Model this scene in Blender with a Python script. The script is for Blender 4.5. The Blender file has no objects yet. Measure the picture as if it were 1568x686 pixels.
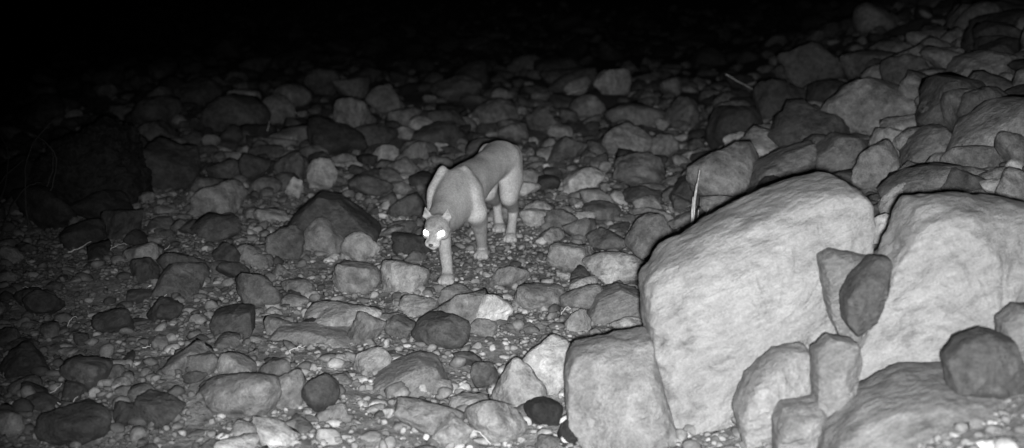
import bpy, bmesh, math, random
import numpy as np
from mathutils import Vector, Matrix, noise as mnoise
random.seed(7); rng=np.random.default_rng(11)
sc=bpy.context.scene
F=1893.;CX=784.;CY=343.;H=1.9;P=math.atan(403/1893.)

# ------------------------------------------------------------ terrain
def bank(x,y):
    y=np.asarray(y,float)
    t=(np.asarray(x,float)-(0.80+(y-4.8)*0.18))/0.25
    b=0.43*0.25*np.logaddexp(0,t)
    crest=1.22
    return np.maximum(b-1.3*0.12*np.logaddexp(0,(b-crest)/0.12),-.5)
def relief(x,y):
    x=np.asarray(x,float);y=np.asarray(y,float)
    a=0.022*np.sin(1.7*x+0.6*y+1)+0.018*np.sin(-1.1*x+2.3*y)+0.012*np.sin(4.1*x+1.9*y+2)+0.009*np.sin(-3.3*x+5.2*y)
    near=np.exp(-(((x+0.2)/0.9)**2+((y-7.8)/1.1)**2))
    far=1.3/(1+np.exp(-(y-33-0.25*x)/3.5))+2.5/(1+np.exp((x+0.35*y+5.5)/1.2))*np.clip((y-12)/10,0,1)
    return a*(1-near)+far
def terr(x,y): return bank(x,y)+relief(x,y)
def ray(px,py):
    u=(px-CX)/F; v=-(py-CY)/F
    return (u, math.cos(P)+v*math.sin(P), -math.sin(P)+v*math.cos(P))
def site(px,py):
    """survey sight-line -> ground point where it lands"""
    r=ray(px,py);k=2.0
    while k<60:
        if H+r[2]*k<float(terr(r[0]*k,r[1]*k)): break
        k+=0.02
    return r[0]*k,r[1]*k,H+r[2]*k,k

# ------------------------------------------------------------ materials
def new_mat(name):
    m=bpy.data.materials.new(name);m.use_nodes=True
    nt=m.node_tree;b=nt.nodes['Principled BSDF'];return m,nt,b
def nd(nt,t,**k):
    n=nt.nodes.new(t)
    for a,v in k.items():
        if a in n.inputs.keys(): n.inputs[a].default_value=v
        else: setattr(n,a,v)
    return n
def math_(nt,op,a,b=None,c=None):
    n=nt.nodes.new('ShaderNodeMath');n.operation=op
    for i,v in enumerate((a,b,c)):
        if v is None: continue
        if isinstance(v,(int,float)): n.inputs[i].default_value=v
        else: nt.links.new(v,n.inputs[i])
    return n.outputs[0]
def mapr(nt,v,a,b,c,d):
    n=nt.nodes.new('ShaderNodeMapRange');nt.links.new(v,n.inputs[0])
    for i,k in enumerate((a,b,c,d)): n.inputs[i+1].default_value=k
    return n.outputs[0]
def stone_mat(name,tone=None,streak=False,mott=0.35,bump=0.6,scale=1.0,dist=.03,fine=1.0,grain=.3):
    m,nt,b=new_mat(name);L=nt.links
    tc=nt.nodes.new('ShaderNodeTexCoord')
    src=tc.outputs['Object'];v=src
    if streak:
        m0=nt.nodes.new('ShaderNodeMapping');L.new(src,m0.inputs[0]);m0.inputs['Rotation'].default_value=(0.15,0.48,0.1)
        mp=nt.nodes.new('ShaderNodeMapping');L.new(m0.outputs[0],mp.inputs[0]);mp.inputs['Scale'].default_value=(.75,1.2,2.1)
        v=mp.outputs[0]
    def nz(s,det=6,r=0.6,vec=v):
        n=nd(nt,'ShaderNodeTexNoise',Scale=s*scale,Detail=det,Roughness=r);L.new(vec,n.inputs['Vector']);return n.outputs[0]
    n1=nz(4.5);n2=nz(18,8,.72);n3=nz(95,5,.8,src);n4=nz(7,6,.7)
    if tone is None:
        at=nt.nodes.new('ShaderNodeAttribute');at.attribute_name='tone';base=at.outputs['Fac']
    else:
        vv=nt.nodes.new('ShaderNodeValue');vv.outputs[0].default_value=tone;base=vv.outputs[0]
    f=mapr(nt,n1,.3,.7,1-mott,1+mott)
    f2=mapr(nt,n2,.3,.7,1-mott*.9,1+mott*.8)
    f3=mapr(nt,n3,.3,.7,1-grain,1+grain)
    st=mapr(nt,n4,.54,.70,1.0,.5 if streak else .62)
    c=math_(nt,'MULTIPLY',base,f);c=math_(nt,'MULTIPLY',c,f2);c=math_(nt,'MULTIPLY',c,f3);c=math_(nt,'MULTIPLY',c,st)
    cb=nt.nodes.new('ShaderNodeCombineColor')
    for i in range(3): L.new(c,cb.inputs[i])
    L.new(cb.outputs[0],b.inputs['Base Color'])
    b.inputs['Roughness'].default_value=.88;b.inputs['Specular IOR Level'].default_value=.25
    h=math_(nt,'ADD',math_(nt,'MULTIPLY',n1,1.0),math_(nt,'ADD',math_(nt,'MULTIPLY',n2,.55*fine),math_(nt,'MULTIPLY',n3,.2*fine)))
    bp=nd(nt,'ShaderNodeBump',Strength=bump,Distance=dist);L.new(h,bp.inputs['Height']);L.new(bp.outputs[0],b.inputs['Normal'])
    return m
def flat_mat(name,g,rough=.9,bs=0):
    m,nt,b=new_mat(name);L=nt.links
    tc=nt.nodes.new('ShaderNodeTexCoord')
    n=nd(nt,'ShaderNodeTexNoise',Scale=40,Detail=4);L.new(tc.outputs['Object'],n.inputs['Vector'])
    c=math_(nt,'MULTIPLY',mapr(nt,n.outputs[0],.3,.7,.7,1.3),g)
    cb=nt.nodes.new('ShaderNodeCombineColor')
    for i in range(3): L.new(c,cb.inputs[i])
    L.new(cb.outputs[0],b.inputs['Base Color']);b.inputs['Roughness'].default_value=rough
    return m
M_stone=stone_mat('cobble_stone',mott=.42,bump=.9,dist=.04)
M_grav=stone_mat('gravel_stone',bump=.3)
M_pale=stone_mat('pale_granite',tone=.245,streak=True,mott=.17,bump=.8,fine=.9,grain=.25)
M_mid=stone_mat('grey_granite',tone=.155,streak=True,mott=.3,bump=.8,fine=.9)
M_lite=stone_mat('light_granite',tone=.21,mott=.28,bump=.9)
M_dark=stone_mat('dark_basalt',tone=.06,mott=.4,bump=.8)
M_rugged=stone_mat('rugged_dark_rock',tone=.036,mott=.6,bump=1.0,dist=.10,scale=1.4)  # very dark, rough rock of the left boulder
M_wood=flat_mat('dead_wood',.045)
M_straw=flat_mat('dry_straw',.50)

# ------------------------------------------------------------ mesh helpers
def ico(level):
    bm=bmesh.new();bmesh.ops.create_icosphere(bm,subdivisions=level,radius=1)
    V=np.array([v.co[:] for v in bm.verts]);Fc=np.array([[v.index for v in f.verts] for f in bm.faces]);bm.free()
    V/=np.linalg.norm(V,axis=1)[:,None];return V,Fc
ICO={l:ico(l) for l in (1,2,3,4)}
def rock_shape(D,r,p=12,n=13,amp=.05,seed=0):
    N=r.normal(size=(n,3));N/=np.linalg.norm(N,axis=1)[:,None]
    G=r.normal(size=(3,3));Qm,_=np.linalg.qr(G)
    N=np.vstack([N,Qm,-Qm])
    h=np.concatenate([r.uniform(.62,1.15,n),r.uniform(.95,1.35,6)])
    q=np.maximum(D@N.T,0)/h
    rad=(q**p).sum(1)**(-1/p)
    if amp>0 and len(D)>100:
        o=Vector((seed*3.1,seed*1.7,0))
        rad*=np.array([1+amp*mnoise.fractal(Vector(d)*1.8+o,.8,2.1,5) for d in D])
    V=D*rad[:,None]
    V-= (V.max(0)+V.min(0))/2
    V/= (V.max(0)-V.min(0))/2
    return V
VAR={}
for l,nv in ((1,16),(2,30),(3,36),(4,26)):
    VAR[l]=[rock_shape(ICO[l][0],rng,p=math.exp(rng.uniform(math.log(5),math.log(26))),n=int(rng.integers(6,15)),amp=.12,seed=i+l*40) for i in range(nv)]
def rot(r,full=True):
    a=r.uniform(0,2*math.pi);c,s=math.cos(a),math.sin(a)
    Rz=np.array([[c,-s,0],[s,c,0],[0,0,1]])
    t=r.normal(0,.35,2)
    Rx=np.array([[1,0,0],[0,math.cos(t[0]),-math.sin(t[0])],[0,math.sin(t[0]),math.cos(t[0])]])
    Ry=np.array([[math.cos(t[1]),0,math.sin(t[1])],[0,1,0],[-math.sin(t[1]),0,math.cos(t[1])]])
    return Rz@Rx@Ry
class Mass:
    def __init__(s): s.V=[];s.F=[];s.T=[];s.n=0
    def add(s,V,Fc,t):
        s.V.append(V);s.F.append(Fc+s.n);s.T.append(np.full(len(V),t));s.n+=len(V)
    def build(s,name,mat):
        V=np.vstack(s.V).astype(np.float32);Fc=np.vstack(s.F).astype(np.int32);T=np.concatenate(s.T).astype(np.float32)
        me=bpy.data.meshes.new(name);me.vertices.add(len(V));me.vertices.foreach_set('co',V.ravel())
        me.loops.add(Fc.size);me.loops.foreach_set('vertex_index',Fc.ravel())
        me.polygons.add(len(Fc));me.polygons.foreach_set('loop_start',np.arange(0,Fc.size,3,dtype=np.int32))
        me.polygons.foreach_set('use_smooth',np.ones(len(Fc),bool))
        me.update(calc_edges=True)
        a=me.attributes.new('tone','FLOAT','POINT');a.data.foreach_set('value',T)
        me.materials.append(mat);o=bpy.data.objects.new(name,me);sc.collection.objects.link(o);return o
def stone(mass,x,y,z,w,dp,h,t,level,free_tilt=False):
    vs=VAR[level];V=vs[int(rng.integers(len(vs)))]
    V=V@rot(rng).T; V=V/(np.abs(V).max(0))
    V=V*np.array([w/2,dp/2,h/2])
    if free_tilt:   # roll and yaw the flattened stone
        a=rng.normal(0,.22);b=rng.uniform(0,math.pi)
        c,s=math.cos(a),math.sin(a);V=V@np.array([[c,0,s],[0,1,0],[-s,0,c]])
        c,s=math.cos(b),math.sin(b);V=V@np.array([[c,-s,0],[s,c,0],[0,0,1]])
    mass.add(V+np.array([x,y,z]),ICO[level][1],t)
TONE={1:.026,2:.045,3:.075,4:.12,5:.175,6:.235,7:.30,8:.36,9:.46}
SURV="""250 265 110 80 3;235 210 70 45 4;330 315 85 60 6;370 155 50 35 8;425 175 60 50 5;515 218 90 60 2;540 185 60 70 6;590 160 60 50 4;450 265 60 50 4;490 272 50 50 9;450 292 30 35 9;560 290 80 35 3;495 370 65 55 5;550 385 60 50 7;440 378 70 50 4;340 395 50 35 3;355 420 50 30 3;220 420 50 40 3;300 352 50 25 3;628 378 62 42 2;385 455 85 55 4;520 497 120 45 7;620 432 74 50 7;545 432 80 46 6;755 482 58 52 9;675 515 90 55 3;742 508 50 30 5;650 650 120 60 5;690 670 62 50 6;492 612 65 60 2;420 575 50 40 4;360 615 130 70 5;440 605 50 60 5;130 580 90 50 4;105 660 110 72 3;740 582 45 45 3;830 640 62 46 1;875 665 42 42 1;790 600 90 80 6;850 570 100 80 7;755 655 100 70 6;955 420 115 50 8;965 505 60 30 8;1000 375 82 72 5;1105 265 105 55 7;965 225 82 55 6;975 267 90 50 5;1100 345 70 50 4;895 283 62 40 9;870 400 70 40 6;930 375 60 36 4;820 337 50 30 8;825 460 80 50 6;985 305 60 30 3;1135 225 50 35 9;1185 220 80 50 4;1250 200 70 60 3;1345 265 78 80 5;1390 205 90 45 6;1520 190 95 90 3;1320 165 80 70 3;1440 165 70 55 4;1355 368 55 65 8;1385 318 66 60 7;1490 290 80 50 3;1555 295 50 60 6;885 495 40 36 6;780 430 60 36 5;700 460 60 36 5;560 510 60 50 5;610 505 50 30 4;480 505 60 24 2;250 480 60 40 3;180 350 70 50 3;120 365 70 40 2;680 190 70 40 3;760 180 70 45 4;830 190 60 40 4;900 170 60 40 5;940 130 60 40 6;700 140 80 40 3;500 130 70 50 3;300 150 70 50 3;1010 230 60 40 5;1050 180 60 50 4;870 235 60 40 4;620 260 60 30 5;590 240 40 30 7;380 260 60 50 3;1030 430 50 40 6;640 475 60 30 6;570 560 60 40 6;60 470 60 40 3;170 500 60 40 3;240 640 80 50 3;190 640 60 40 3;30 560 70 50 3;310 560 60 40 4;1400 125 90 70 3;1250 115 110 80 3;1200 165 90 70 2;1340 110 90 60 3;1560 240 60 60 5;1420 340 50 50 6;860 340 60 30 5;920 330 60 30 4;150 330 90 55 2;60 330 100 70 2;100 300 80 60 3;20 290 90 80 2"""
cob=Mass();occ=[]
for l in SURV.split(';'):
    cx,cy,w,h,t=map(float,l.split())
    x,y,z,k=site(cx,cy+.36*h);W=w*k/F;Hh=h*k/F
    dp=W*rng.uniform(.75,1.0)
    stone(cob,x,y+dp*.3,z+Hh*.38,W*1.08,dp,Hh*1.2,TONE[int(t)]*rng.uniform(.92,1.08)*(.75 if x<-1.6 else 1),4)  # cobbles on the left toned down, painting in the flash falloff
    occ.append((x,y+dp*.3,W*.5))
# ------------------------------------------------------------ boulders with their own outlines
HERO=[
(4.55,.42,.34,M_pale,[(990,450),(1020,405),(1080,362),(1150,325),(1220,295),(1290,278),(1345,306),(1345,380),(1330,450),(1300,520),(1240,560),(1180,600),(1150,660),(1140,730),(1050,750),(1015,640),(993,520)]),
(4.45,.35,.3,M_pale,[(1305,645),(1320,550),(1345,480),(1375,395),(1415,322),(1480,314),(1570,320),(1660,345),(1720,450),(1700,600),(1600,680),(1420,690)]),
(3.75,.5,.3,M_mid,[(1290,700),(1350,645),(1430,612),(1510,603),(1600,612),(1660,680),(1640,800),(1400,820),(1280,770)]),
(4.5,.6,.2,M_lite,[(864,580),(878,545),(940,530),(1000,520),(1010,560),(1025,620),(1050,700),(1040,760),(920,750),(870,660)]),
(4.2,.12,.1,M_mid,[(1250,545),(1275,522),(1318,530),(1325,560),(1310,620),(1308,660),(1275,678),(1252,650)]),
(4.45,.15,.1,M_dark,[(1295,460),(1315,425),(1345,398),(1370,400),(1365,450),(1345,500),(1315,520),(1298,500)]),
(4.65,.2,.12,M_mid,[(1260,400),(1280,388),(1350,402),(1340,450),(1320,525),(1295,530),(1275,490),(1264,440)]),
(3.9,.2,.10,M_dark,[(1457,560),(1480,530),(1520,515),(1560,525),(1580,600),(1540,615),(1465,608)]),
(4.1,.1,.1,M_mid,[(1543,500),(1570,475),(1620,480),(1620,570),(1560,572),(1545,540)]),
(8.5,.3,.25,M_mid,[(1142,335),(1147,300),(1165,258),(1210,235),(1256,220),(1252,260),(1240,325),(1190,350)]),
(7.8,.3,.2,M_mid,[(1385,290),(1395,235),(1430,196),(1452,196),(1480,225),(1494,255),(1480,290),(1430,310)]),
(9.8,.3,.25,M_mid,[(1458,160),(1462,120),(1480,90),(1520,78),(1560,85),(1575,120),(1540,150),(1500,165)]),
(8.8,.3,.2,M_mid,[(1243,275),(1250,240),(1285,208),(1320,212),(1330,250),(1310,285),(1260,292)]),
(9.3,.3,.17,M_dark,[(1028,305),(1045,278),(1080,267),(1112,280),(1120,300),(1105,325),(1070,335),(1035,328)]),
(8.0,.5,.25,M_dark,[(437,348),(455,325),(485,302),(515,308),(555,340),(580,360),(570,385),(500,390),(450,375)]),
(6.3,.4,.15,M_mid,[(900,490),(915,458),(950,444),(985,455),(990,485),(960,508),(915,504)]),
(5.3,.4,.17,M_mid,[(556,600),(590,575),(640,556),(668,565),(685,600),(684,632),(620,638),(560,630)]),
(6.05,.3,.12,M_dark,[(317,500),(325,483),(360,475),(384,478),(385,510),(375,530),(330,529)]),
(5.8,.7,.18,M_lite,[(408,525),(420,511),(470,509),(520,515),(545,535),(542,577),(500,590),(440,582)]),
(9.2,.3,.5,M_rugged,[(30,340),(45,265),(70,225),(100,215),(130,190),(165,205),(185,240),(200,300),(190,350),(100,370)]),
(4.3,.25,.13,M_lite,[(1130,640),(1150,590),(1195,545),(1240,540),(1260,570),(1245,630),(1200,690),(1145,700)]),
(4.15,.3,.12,M_mid,[(1190,655),(1200,628),(1260,622),(1290,650),(1280,710),(1190,715)]),
]
def boulder(d,t,thick,mat,pts,seed):
    ys=max(p[1] for p in pts);r=ray(pts[0][0],ys);zb=H+r[2]*d/r[1]
    W=[]
    for a,b in pts:
        r=ray(a,b);k=(d+t*(H-zb))/(r[1]-t*r[2]);W.append((r[0]*k,H+r[2]*k))
    W=np.array(W);c=(W.max(0)+W.min(0))/2
    Q=W-c
    n=220;th=np.linspace(-math.pi,math.pi,n,endpoint=False)
    R=np.zeros(n)
    for i,a in enumerate(th):
        dx,dy=math.cos(a),math.sin(a);best=0
        for j in range(len(Q)):
            p,q=Q[j],Q[(j+1)%len(Q)];e=q-p
            den=dx*e[1]-dy*e[0]
            if abs(den)<1e-9: continue
            s=(p[0]*e[1]-p[1]*e[0])/den;u=(p[0]*dy-p[1]*dx)/den
            if s>0 and -1e-6<=u<=1+1e-6: best=max(best,s)
        R[i]=best
    for _ in range(3): R=(np.roll(R,1)+2*R+np.roll(R,-1))/4
    m=70;V=[];rr=random.Random(seed)
    tl=(rr.uniform(-.12,.12),rr.uniform(-.12,.12))
    for j in range(1,m):
        ph=-math.pi/2+math.pi*j/m
        cs=abs(math.cos(ph))**.36;sn=math.copysign(abs(math.sin(ph))**.75,math.sin(ph))
        for i in range(n):
            V.append((R[i]*cs*math.cos(th[i]),sn*thick*(1.0 if sn<0 else 1.3)*(1-.15*cs),R[i]*cs*math.sin(th[i])))
    V=np.array(V)
    sz=float(np.median(R))
    off=Vector((seed*5.3,seed*2.1,0))
    # broken facets: a few shallow planar cuts
    cuts=[]
    for q in range(7):
        a=rr.uniform(0,2*math.pi);nx=math.cos(a)*rr.uniform(.25,.9);nzz=math.sin(a)*rr.uniform(.25,.9)
        nn=np.array([nx,-1,nzz]);nn/=np.linalg.norm(nn);cuts.append((nn,rr.uniform(.78,.96)))
    for nn,kf in cuts:
        dd=V@nn;mx=dd.max()*kf;ex=np.maximum(dd-mx,0);V=V-ex[:,None]*nn*.85
    rough=2.2 if mat is M_rugged else 1.0
    f=[]
    for v in V:
        q=Vector(v)/sz
        q2=Vector((q.x*1.0+q.z*.6,q.y,q.z*1.9-q.x*.7))
        f.append(.08*mnoise.fractal(q*1.3+off,1.0,2.0,3)+rough*.045*mnoise.fractal(q2*3.2+off,.7,2.1,5)-rough*.045*abs(mnoise.noise(q2*2.2-off)))
    f=np.array(f)*sz
    nr=V/np.array([sz*sz,thick*thick,sz*sz]);nr/=np.maximum(np.linalg.norm(nr,axis=1)[:,None],1e-6)
    V=V+nr*f[:,None]*np.array([.5,1,.5])*(1 if rough==1 else np.array([2,1,2]))
    V[:,1]+=t*V[:,2]+V[:,0]*tl[0]
    X0=np.array([c[0],d+t*(c[1]-zb)+thick*.55,c[1]])
    s0=(m-1)*n
    V=np.vstack([V,[V[:n].mean(0)],[V[(m-2)*n:(m-1)*n].mean(0)]])
    Fq=[]
    for j in range(m-2):
        for i in range(n):
            a=j*n+i;b=j*n+(i+1)%n;Fq.append((a,b,b+n,a+n))
    for i in range(n):
        Fq.append((s0,(i+1)%n,i));Fq.append((s0+1,(m-2)*n+i,(m-2)*n+(i+1)%n))
    me=bpy.data.meshes.new('boulder');me.from_pydata([tuple(v) for v in V],[],Fq)
    me.polygons.foreach_set('use_smooth',[True]*len(Fq));me.update()
    bm=bmesh.new();bm.from_mesh(me);bmesh.ops.recalc_face_normals(bm,faces=bm.faces);bm.to_mesh(me);bm.free()
    me.materials.append(mat);o=bpy.data.objects.new('boulder',me);o.location=X0;sc.collection.objects.link(o)
    occ.append((X0[0],X0[1],(W[:,0].max()-W[:,0].min())*.45))
for i,hh in enumerate(HERO): boulder(*hh,seed=i+1)
occ=np.array(occ)
# ------------------------------------------------------------ scattered stones
feet=np.array([(-.39,7.2),(-.195,7.83),(-.01,8.3),(-.09,8.65)])
def free(x,y,w,k=.75):
    d=np.hypot(occ[:,0]-x,occ[:,1]-y)
    return not (d<occ[:,2]*k+w*.25).any()
def scatter(mass,n,y0,y1,smin,smax,level,power=2.0,side=None,avoid=True,sink=.3,wide=.5,sig=.62,mu=.185):
    global occ
    k=0;tries=0;new=[]
    while k<n and tries<n*5:
        tries+=1
        y=math.sqrt(rng.uniform(y0*y0,y1*y1));x=rng.uniform(-wide*y-.4,wide*y+.4)
        b=float(bank(x,y))
        if side=='bank' and b<.08: continue
        s=smin+(smax-smin)*rng.random()**power
        if s>.09 and x>.1 and y<4.75: continue
        if s>.16 and y<8.5 and x<.9 and rng.random()<.45: continue
        if avoid and not free(x,y,s): continue
        if s>.06:
            if (np.hypot(feet[:,0]-x,feet[:,1]-y)<.07+s*.55).any(): continue
            if -.6<x<.15 and 6.7<y<8.9 and s>.10: continue
        z=float(terr(x,y))
        w=s*rng.uniform(.85,1.45);dp=s*rng.uniform(.7,1.1);h=s*rng.uniform(.4,.85)
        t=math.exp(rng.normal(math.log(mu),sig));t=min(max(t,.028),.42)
        if x<-1.2: t*=.74  # weaker flash towards the left put into the stone colour
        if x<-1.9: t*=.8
        if b>.3 and y>7: t*=.66  # stones up the far bank painted darker, as if less lit
        if y>10: t*=max(.08,1-(y-10)*.07)  # flash fading with distance painted into the stone tone
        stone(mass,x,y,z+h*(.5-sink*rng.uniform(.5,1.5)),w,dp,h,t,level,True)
        if s>.12: new.append((x,y,s*.5)); 
        if len(new)>25: occ=np.vstack([occ,new]);new=[]
        k+=1
    if new: occ=np.vstack([occ,new])
scatter(cob,110,6.5,13,.35,.75,3,1.2,side='bank',sink=.15)
scatter(cob,230,11,30,.35,.8,3,1.6)
scatter(cob,240,4,14,.18,.36,3,1.6)
scatter(cob,700,10,32,.2,.45,3,1.2)
scatter(cob,500,4,15,.2,.6,3,1.5,side='bank',sink=.2)
scatter(cob,1000,4,16,.09,.2,3,1.4)
scatter(cob,2500,10,34,.1,.3,2,1.4,avoid=False)
scatter(cob,1100,3.4,13,.08,.22,2,1.2,side='bank',avoid=False,wide=.6)
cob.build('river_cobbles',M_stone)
grav=Mass()
scatter(grav,8500,3.4,12,.035,.10,2,2.0,avoid=False,wide=.55,sig=.5,mu=.19)
scatter(grav,26000,3.6,10,.012,.042,1,1.3,avoid=False,sink=.25,sig=.32,mu=.185)
grav.build('river_gravel',M_grav)
# ------------------------------------------------------------ ground
ys=np.concatenate([np.arange(-4,3.5,.25),np.arange(3.5,12,.03),np.arange(12,40,.2),np.geomspace(40,900,40)])
us=np.concatenate([np.linspace(-3,-.62,24)[:-1],np.linspace(-.62,.62,330),np.linspace(.62,3,24)[1:]])
YY,UU=np.meshgrid(ys,us,indexing='ij');XX=UU*(np.maximum(YY,0)*1.0+3)
ZZ=terr(XX,YY)
nz=np.array([mnoise.fractal(Vector((x*5,y*5,0)),.6,2.2,5) for x,y in zip(XX.ravel(),YY.ravel())]).reshape(XX.shape)
ZZ=ZZ+np.where(YY<40,.014*nz,0)-.004
nr_,nc=XX.shape
V=np.stack([XX,YY,ZZ],-1).reshape(-1,3)
idx=np.arange(nr_*nc).reshape(nr_,nc)
Fq=np.stack([idx[:-1,:-1],idx[:-1,1:],idx[1:,1:],idx[1:,:-1]],-1).reshape(-1,4)
me=bpy.data.meshes.new('ground');me.from_pydata(V.tolist(),[],Fq.tolist());me.polygons.foreach_set('use_smooth',[True]*len(Fq));me.update()
tn=np.where(V[:,1]>10.5,np.clip(.25-(V[:,1]-10.5)*.022,.02,.25),.25)  # far ground colour darkened to paint in the flash falloff
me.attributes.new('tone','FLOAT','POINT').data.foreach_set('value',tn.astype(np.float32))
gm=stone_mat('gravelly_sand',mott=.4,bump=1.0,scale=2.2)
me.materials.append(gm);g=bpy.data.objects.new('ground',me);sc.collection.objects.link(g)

# ------------------------------------------------------------ mountain lion
class Blob:
    def __init__(s): s.bm=bmesh.new()
    def ell(s,c,F_,L_,U_,rf,rl,ru):
        Mx=Matrix(((F_.x*rf,L_.x*rl,U_.x*ru,c[0]),(F_.y*rf,L_.y*rl,U_.y*ru,c[1]),(F_.z*rf,L_.z*rl,U_.z*ru,c[2]),(0,0,0,1)))
        bmesh.ops.create_icosphere(s.bm,subdivisions=3,radius=1,matrix=Mx)
    def chain(s,keys,F_,L_,U_,step=.012):
        for a,b in zip(keys[:-1],keys[1:]):
            pa,pb=Vector(a[0]),Vector(b[0]);n=max(1,int((pb-pa).length/step))
            for i in range(n+1):
                t=i/n
                r=[a[1][k]*(1-t)+b[1][k]*t for k in range(3)]
                s.ell(pa.lerp(pb,t),F_,L_,U_,*r)
bf=Vector((-.28,-.96,0)).normalized();bl=Vector((-bf.y,bf.x,0));up=Vector((0,0,1))
B=Blob()
B.chain([((-.06,8.44,.56),(.06,.10,.11)),((-.075,8.32,.585),(.07,.138,.130)),((-.135,8.12,.575),(.07,.112,.118)),
 ((-.21,7.90,.535),(.07,.112,.132)),((-.285,7.70,.495),(.07,.132,.165)),((-.345,7.50,.472),(.07,.134,.175)),((-.372,7.38,.445),(.06,.115,.155)),
 ((-.397,7.25,.42),(.06,.098,.122)),((-.418,7.13,.405),(.06,.086,.096)),((-.43,7.04,.395),(.06,.078,.08))],bf,bl,up,.0075)
r3=lambda r:(r,r,r)
B.chain([((-.430,7.56,.615),(.05,.036,.052)),((-.470,7.49,.49),(.09,.052,.095)),((-.46,7.41,.38),(.075,.062,.075))],bf,bl,up)
B.chain([((-.295,7.56,.615),(.05,.036,.052)),((-.232,7.50,.49),(.10,.058,.095)),((-.230,7.50,.38),(.085,.066,.075))],bf,bl,up)
def paw(x,y,z,yaw,tilt=0):
    f=Vector((math.sin(yaw),-math.cos(yaw),0));l=Vector((-f.y,f.x,0));c=Vector((x,y,z))
    B.ell(c,f,l,up,.062,.049,.034)
    for a,q in ((-.036,.038),(-.0135,.053),(.0135,.053),(.036,.038)):
        B.ell(c+l*a+f*q+Vector((0,0,-.008)),f,l,up,.024,.0145,.021)
B.chain([((-.455,7.42,.38),r3(.075)),((-.44,7.44,.305),r3(.062)),((-.415,7.34,.23),r3(.047)),((-.398,7.255,.155),r3(.041)),((-.39,7.24,.08),r3(.034)),((-.39,7.22,.045),r3(.039))],bf,bl,up)
paw(-.39,7.19,.033,-.1)
B.chain([((-.230,7.51,.38),r3(.080)),((-.213,7.61,.315),r3(.066)),((-.206,7.70,.24),r3(.050)),((-.20,7.775,.16),r3(.042)),((-.195,7.85,.085),r3(.035)),((-.195,7.86,.05),r3(.040))],bf,bl,up)
paw(-.195,7.83,.035,-.15)
def hind(hx,hy,kx,ky,ox,oy,px_,py_):
    B.chain([((hx,hy,.55),(.13,.068,.13)),((hx*.6+kx*.4,hy*.55+ky*.45,.44),(.145,.080,.105)),((kx,ky,.35),(.088,.064,.072)),((kx*.5+ox*.5,ky*.45+oy*.55,.265),r3(.052)),
      ((ox,oy,.20),r3(.038)),((ox*.5+px_*.5,oy*.5+py_*.5,.11),r3(.033)),((px_,py_+.03,.05),r3(.038))],bf,bl,up)
    paw(px_,py_,.034,-.1)
hind(.0,8.36,-.02,8.17,.01,8.49,-.01,8.32)
hind(-.17,8.42,-.165,8.36,-.11,8.74,-.09,8.64)
B.chain([((-.06,8.50,.60),r3(.045)),((-.02,8.64,.53),r3(.036)),((.0,8.76,.38),r3(.031)),((.01,8.88,.25),r3(.029)),((.02,9.02,.18),r3(.028)),((.03,9.14,.18),r3(.027))],bf,bl,up)
hf=Vector((-.22,-.90,-.38)).normalized();hl=Vector((0,0,1)).cross(hf).normalized();hu=hf.cross(hl).normalized()
hc=Vector((-.432,6.99,.400));HS=1.14
def hp(f,l,u): return hc+(hf*f+hl*l+hu*u)*HS
def he(f,l,u,a,b,c): B.ell(hp(f,l,u),hf,hl,hu,a*HS,b*HS,c*HS)
he(0,0,.004,.080,.064,.054)
he(.01,0,-.022,.070,.070,.042)
for s in (-1,1):
    he(.035,.042*s,-.022,.038,.028,.028)
    he(.054,.030*s,.022,.022,.020,.011)
    he(.098,.019*s,-.037,.030,.023,.021)
    for q in range(13):                 # pointed, outward-leaning ears
        a=(q-6)/6;e=1-abs(a)
        he(-.018-.010*e,(.050+.022*a+.010*e)*s,.044+.018*e,.006,.0065,.008+.028*e**.8)
    he(-.026,.050*s,.036,.014,.024,.018)
B.chain([(hp(.045,0,.014),(.028,.032,.022)),(hp(.118,0,-.022),(.019,.021,.017))],hf,hl,hu,.006)
he(.080,0,-.034,.050,.035,.026)
he(.088,0,-.060,.034,.025,.015)
me=bpy.data.meshes.new('body');B.bm.to_mesh(me);B.bm.free()
tmp=bpy.data.objects.new('tmp',me);sc.collection.objects.link(tmp)
md=tmp.modifiers.new('r','REMESH');md.mode='VOXEL';md.voxel_size=.0055;md.use_smooth_shade=True
md=tmp.modifiers.new('s','SMOOTH');md.factor=.5;md.iterations=3
dg=bpy.context.evaluated_depsgraph_get();dg.update()
bme=bpy.data.meshes.new_from_object(tmp.evaluated_get(dg));bpy.data.objects.remove(tmp)
lion=bpy.data.objects.new('mountain_lion',None);lion.empty_display_size=.2;sc.collection.objects.link(lion)
body=bpy.data.objects.new('body',bme);sc.collection.objects.link(body);body.parent=lion
nv=len(bme.vertices);co=np.zeros(nv*3,np.float32);bme.vertices.foreach_get('co',co);co=co.reshape(-1,3)
ne=len(bme.edges);ed=np.zeros(ne*2,np.int32);bme.edges.foreach_get('vertices',ed);ed=ed.reshape(-1,2)
cnt=np.bincount(ed.ravel(),minlength=nv).astype(float)
wgt=np.clip((np.linalg.norm(co-np.array(hc),axis=1)-.14)/.08,0,1)*np.clip((co[:,2]-.06)/.15,0.04,1)
for _ in range(38):
    acc=np.zeros((nv,3))
    for q in range(3):
        acc[:,q]=np.bincount(ed[:,0],weights=co[ed[:,1],q],minlength=nv)+np.bincount(ed[:,1],weights=co[ed[:,0],q],minlength=nv)
    co=co+(acc/cnt[:,None]-co)*(.6*wgt)[:,None]
bme.vertices.foreach_set('co',co.astype(np.float32).ravel());bme.update()
nrm=np.zeros(nv*3,np.float32);bme.vertices.foreach_get('normal',nrm);nrm=nrm.reshape(-1,3)
dn=np.array([.005*mnoise.noise(Vector((float(p[0])*8,float(p[1])*6,float(p[2])*6))) for p in co])
co=co+nrm*(dn*(.1+.9*wgt))[:,None]
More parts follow.
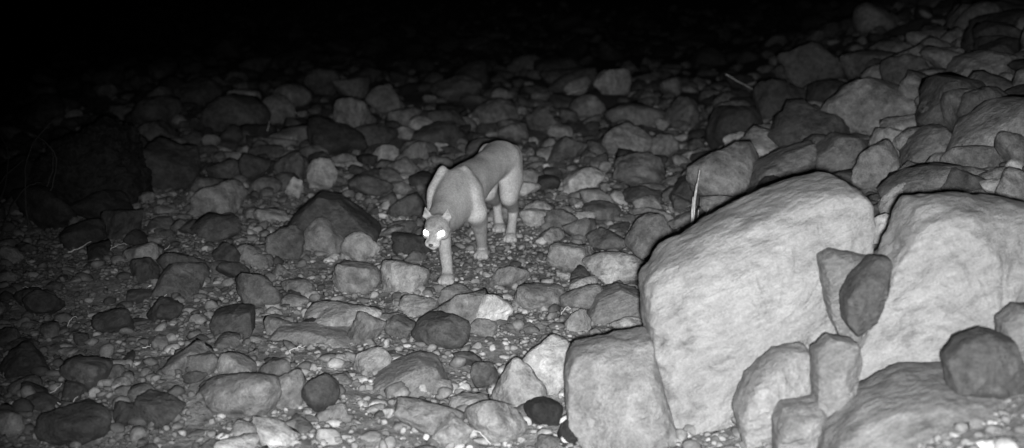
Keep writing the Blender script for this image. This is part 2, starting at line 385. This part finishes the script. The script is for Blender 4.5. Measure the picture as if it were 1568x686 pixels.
bme.vertices.foreach_set('co',co.astype(np.float32).ravel());bme.update()
tone=np.full(nv,.50)
rel=(co-np.array(hc))/HS;hF=rel@np.array(hf);hL=rel@np.array(hl);hU=rel@np.array(hu)
def g3(f,l,u,s): return np.exp(-((hF-f)**2+(np.abs(hL)-l)**2+(hU-u)**2)/(s*s))
head=np.exp(-((hF-.03)**2+hL**2+(hU)**2)/(.095**2))
tone*=1-.25*np.clip(nrm[:,2],0,1)**1.5*(co[:,2]>.3)  # shading put into the coat colour: upward-facing back darker
tone*=.80+.20*np.clip((co[:,2]-.10)/.3,0,1)         # lower legs painted darker to offset the flash on upright faces
tone*=1+.15*np.exp(-((co[:,1]-8.35)/.16)**2)*(co[:,2]>.35)  # pale haunch
tone*=1-.46*head
tone*=1+.9*g3(.11,.020,-.042,.018)+.9*g3(.09,0,-.066,.022)
tone*=1-.65*g3(.094,.045,-.030,.013)
tone*=1-.55*g3(.060,.036,.004,.020)
tone*=1-.45*g3(.05,.0,.035,.018)
tone*=1-.55*g3(-.025,.068,.078,.020)
bme.attributes.new('tone','FLOAT','POINT').data.foreach_set('value',tone.astype(np.float32))
m,nt,b=new_mat('tawny_fur');L=nt.links
at=nt.nodes.new('ShaderNodeAttribute');at.attribute_name='tone';tc=nt.nodes.new('ShaderNodeTexCoord')
n1=nd(nt,'ShaderNodeTexNoise',Scale=7,Detail=5,Roughness=.6);L.new(tc.outputs['Object'],n1.inputs['Vector'])
n2=nd(nt,'ShaderNodeTexNoise',Scale=85,Detail=4,Roughness=.78);L.new(tc.outputs['Object'],n2.inputs['Vector'])
c=math_(nt,'MULTIPLY',at.outputs['Fac'],mapr(nt,n1.outputs[0],.3,.7,.78,1.20));c=math_(nt,'MULTIPLY',c,mapr(nt,n2.outputs[0],.3,.7,.66,1.34))
cb=nt.nodes.new('ShaderNodeCombineColor')
for i in range(3): L.new(c,cb.inputs[i])
L.new(cb.outputs[0],b.inputs['Base Color']);b.inputs['Roughness'].default_value=.95;b.inputs['Specular IOR Level'].default_value=.05
bp=nd(nt,'ShaderNodeBump',Strength=.7,Distance=.008);L.new(n2.outputs[0],bp.inputs['Height']);L.new(bp.outputs[0],b.inputs['Normal'])
bme.materials.clear();bme.materials.append(m)
def ball(name,c,r,mat,parent,sc3=(1,1,1)):
    bm=bmesh.new();bmesh.ops.create_icosphere(bm,subdivisions=3,radius=r)
    me=bpy.data.meshes.new(name);bm.to_mesh(me);bm.free();me.polygons.foreach_set('use_smooth',[True]*len(me.polygons))
    o=bpy.data.objects.new(name,me);o.location=c;o.scale=sc3;me.materials.append(mat);sc.collection.objects.link(o);o.parent=parent;return o
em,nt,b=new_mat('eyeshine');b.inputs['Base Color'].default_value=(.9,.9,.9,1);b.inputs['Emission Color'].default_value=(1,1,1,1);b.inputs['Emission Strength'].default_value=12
for s,nm in ((-1,'eye_right'),(1,'eye_left')): ball(nm,hp(.063,.038*s,.002),.0190,em,lion)
ball('nose',hp(.133,0,-.026),.010,flat_mat('nose_skin',.05,.6),lion,(1.3,.9,.9))

# ------------------------------------------------------------ twigs, blades, branches
def tubes(name,lines,mat):
    cu=bpy.data.curves.new(name,'CURVE');cu.dimensions='3D';cu.bevel_depth=1;cu.bevel_resolution=1;cu.resolution_u=4
    for pts,r0,r1 in lines:
        sp=cu.splines.new('POLY');sp.points.add(len(pts)-1)
        for i,p in enumerate(pts):
            sp.points[i].co=(*p,1);sp.points[i].radius=r0+(r1-r0)*i/(len(pts)-1)
    cu.materials.append(mat);o=bpy.data.objects.new(name,cu);sc.collection.objects.link(o);return o
def arc(a,b,sag,n=14):
    a=Vector(a);b=Vector(b);s=Vector(sag);return [tuple(a.lerp(b,i/n)+s*math.sin(math.pi*i/n)+Vector([random.gauss(0,.003) for _ in range(3)])) for i in range(n+1)]
gx,gy,gz,k=site(1056,390)
bl_=[]
for i,(hh,lean) in enumerate(((.46,.03),(.56,.05),(.38,.0),(.30,.07),(.30,.12))):
    dx=random.gauss(0,.010);bl_.append((arc((gx+dx,gy,gz-.02),(gx+dx+lean,gy+random.gauss(0,.02),gz+hh),(random.gauss(0,.012),0,0),8),.0075 if i<2 else .004,.0025))
tubes('dry_grass_tuft',bl_,M_straw)
def tw(px,py,length,ang,lift=.03):
    x,y,z,k=site(px,py);c=Vector((x,y,z+lift));d=Vector((math.cos(ang),.3*math.sin(ang*3),math.sin(ang)))*length/2
    return (arc(c-d,c+d,(0,0,random.gauss(0,.02)),8),.006,.002)
tws=[tw(180,182,.22,.5,.1),tw(1145,172,.6,-.5,.3),tw(1520,245,.35,.75,.2),tw(240,440,.2,.6),tw(120,385,.18,.4),tw(320,187,.25,1.4,.1),tw(885,150,.3,.3,.1),tw(410,215,.25,1.3,.1),tw(450,180,.25,-.8,.1)]
for i in range(30): tws.append(tw(random.uniform(0,1000),random.uniform(330,680),random.uniform(.04,.12),random.uniform(-.9,.9),random.uniform(.01,.04)))
tubes('dry_twigs',[(p,a*(.4 if i>8 else 1),b_*.8) for i,(p,a,b_) in enumerate(tws)],M_straw)
ll=[]
for i in range(16):
    x0=-3.85+random.gauss(0,.22);y0=8.6+random.gauss(0,.3);z0=float(terr(x0,y0))
    ll.append((arc((x0,y0,z0),(x0+random.uniform(-.5,.3),y0+random.uniform(-.3,.3),z0+random.uniform(.4,.9)),(random.uniform(-.15,.2),0,random.uniform(0,.15))),.007,.003))
tubes('bramble_stems',ll,M_wood)

# ------------------------------------------------------------ night sky + camera-trap infrared flash
w=bpy.data.worlds.new('World');sc.world=w;w.use_nodes=True;nt=w.node_tree;bg=nt.nodes['Background']
sk=nt.nodes.new('ShaderNodeTexSky');sk.sky_type='NISHITA';sk.sun_disc=False;sk.sun_elevation=math.radians(2);sk.sun_rotation=math.radians(200)
bw=nt.nodes.new('ShaderNodeRGBToBW');nt.links.new(sk.outputs[0],bw.inputs[0]);nt.links.new(bw.outputs[0],bg.inputs[0]);bg.inputs[1].default_value=.0005
ld=bpy.data.lights.new('infrared_flash','SPOT');ld.energy=3150;ld.spot_size=math.radians(63);ld.spot_blend=1;ld.shadow_soft_size=.04
lo=bpy.data.objects.new('infrared_flash',ld);sc.collection.objects.link(lo);lo.location=(.04,-.02,H-.06)
r=ray(960,570);lo.rotation_euler=Vector(r).to_track_quat('-Z','Y').to_euler()
cam=bpy.data.cameras.new('camera');co_=bpy.data.objects.new('camera',cam);sc.collection.objects.link(co_)
co_.location=(0,0,H);co_.rotation_euler=(math.pi/2-P,0,0)
cam.sensor_width=36;cam.lens=36*F/1568;cam.clip_end=2000;cam.clip_start=.05
cam.dof.use_dof=True;cam.dof.focus_distance=6.6;cam.dof.aperture_fstop=1.7
sc.camera=co_
sc.view_settings.view_transform='Standard';sc.view_settings.look='None';sc.view_settings.exposure=0
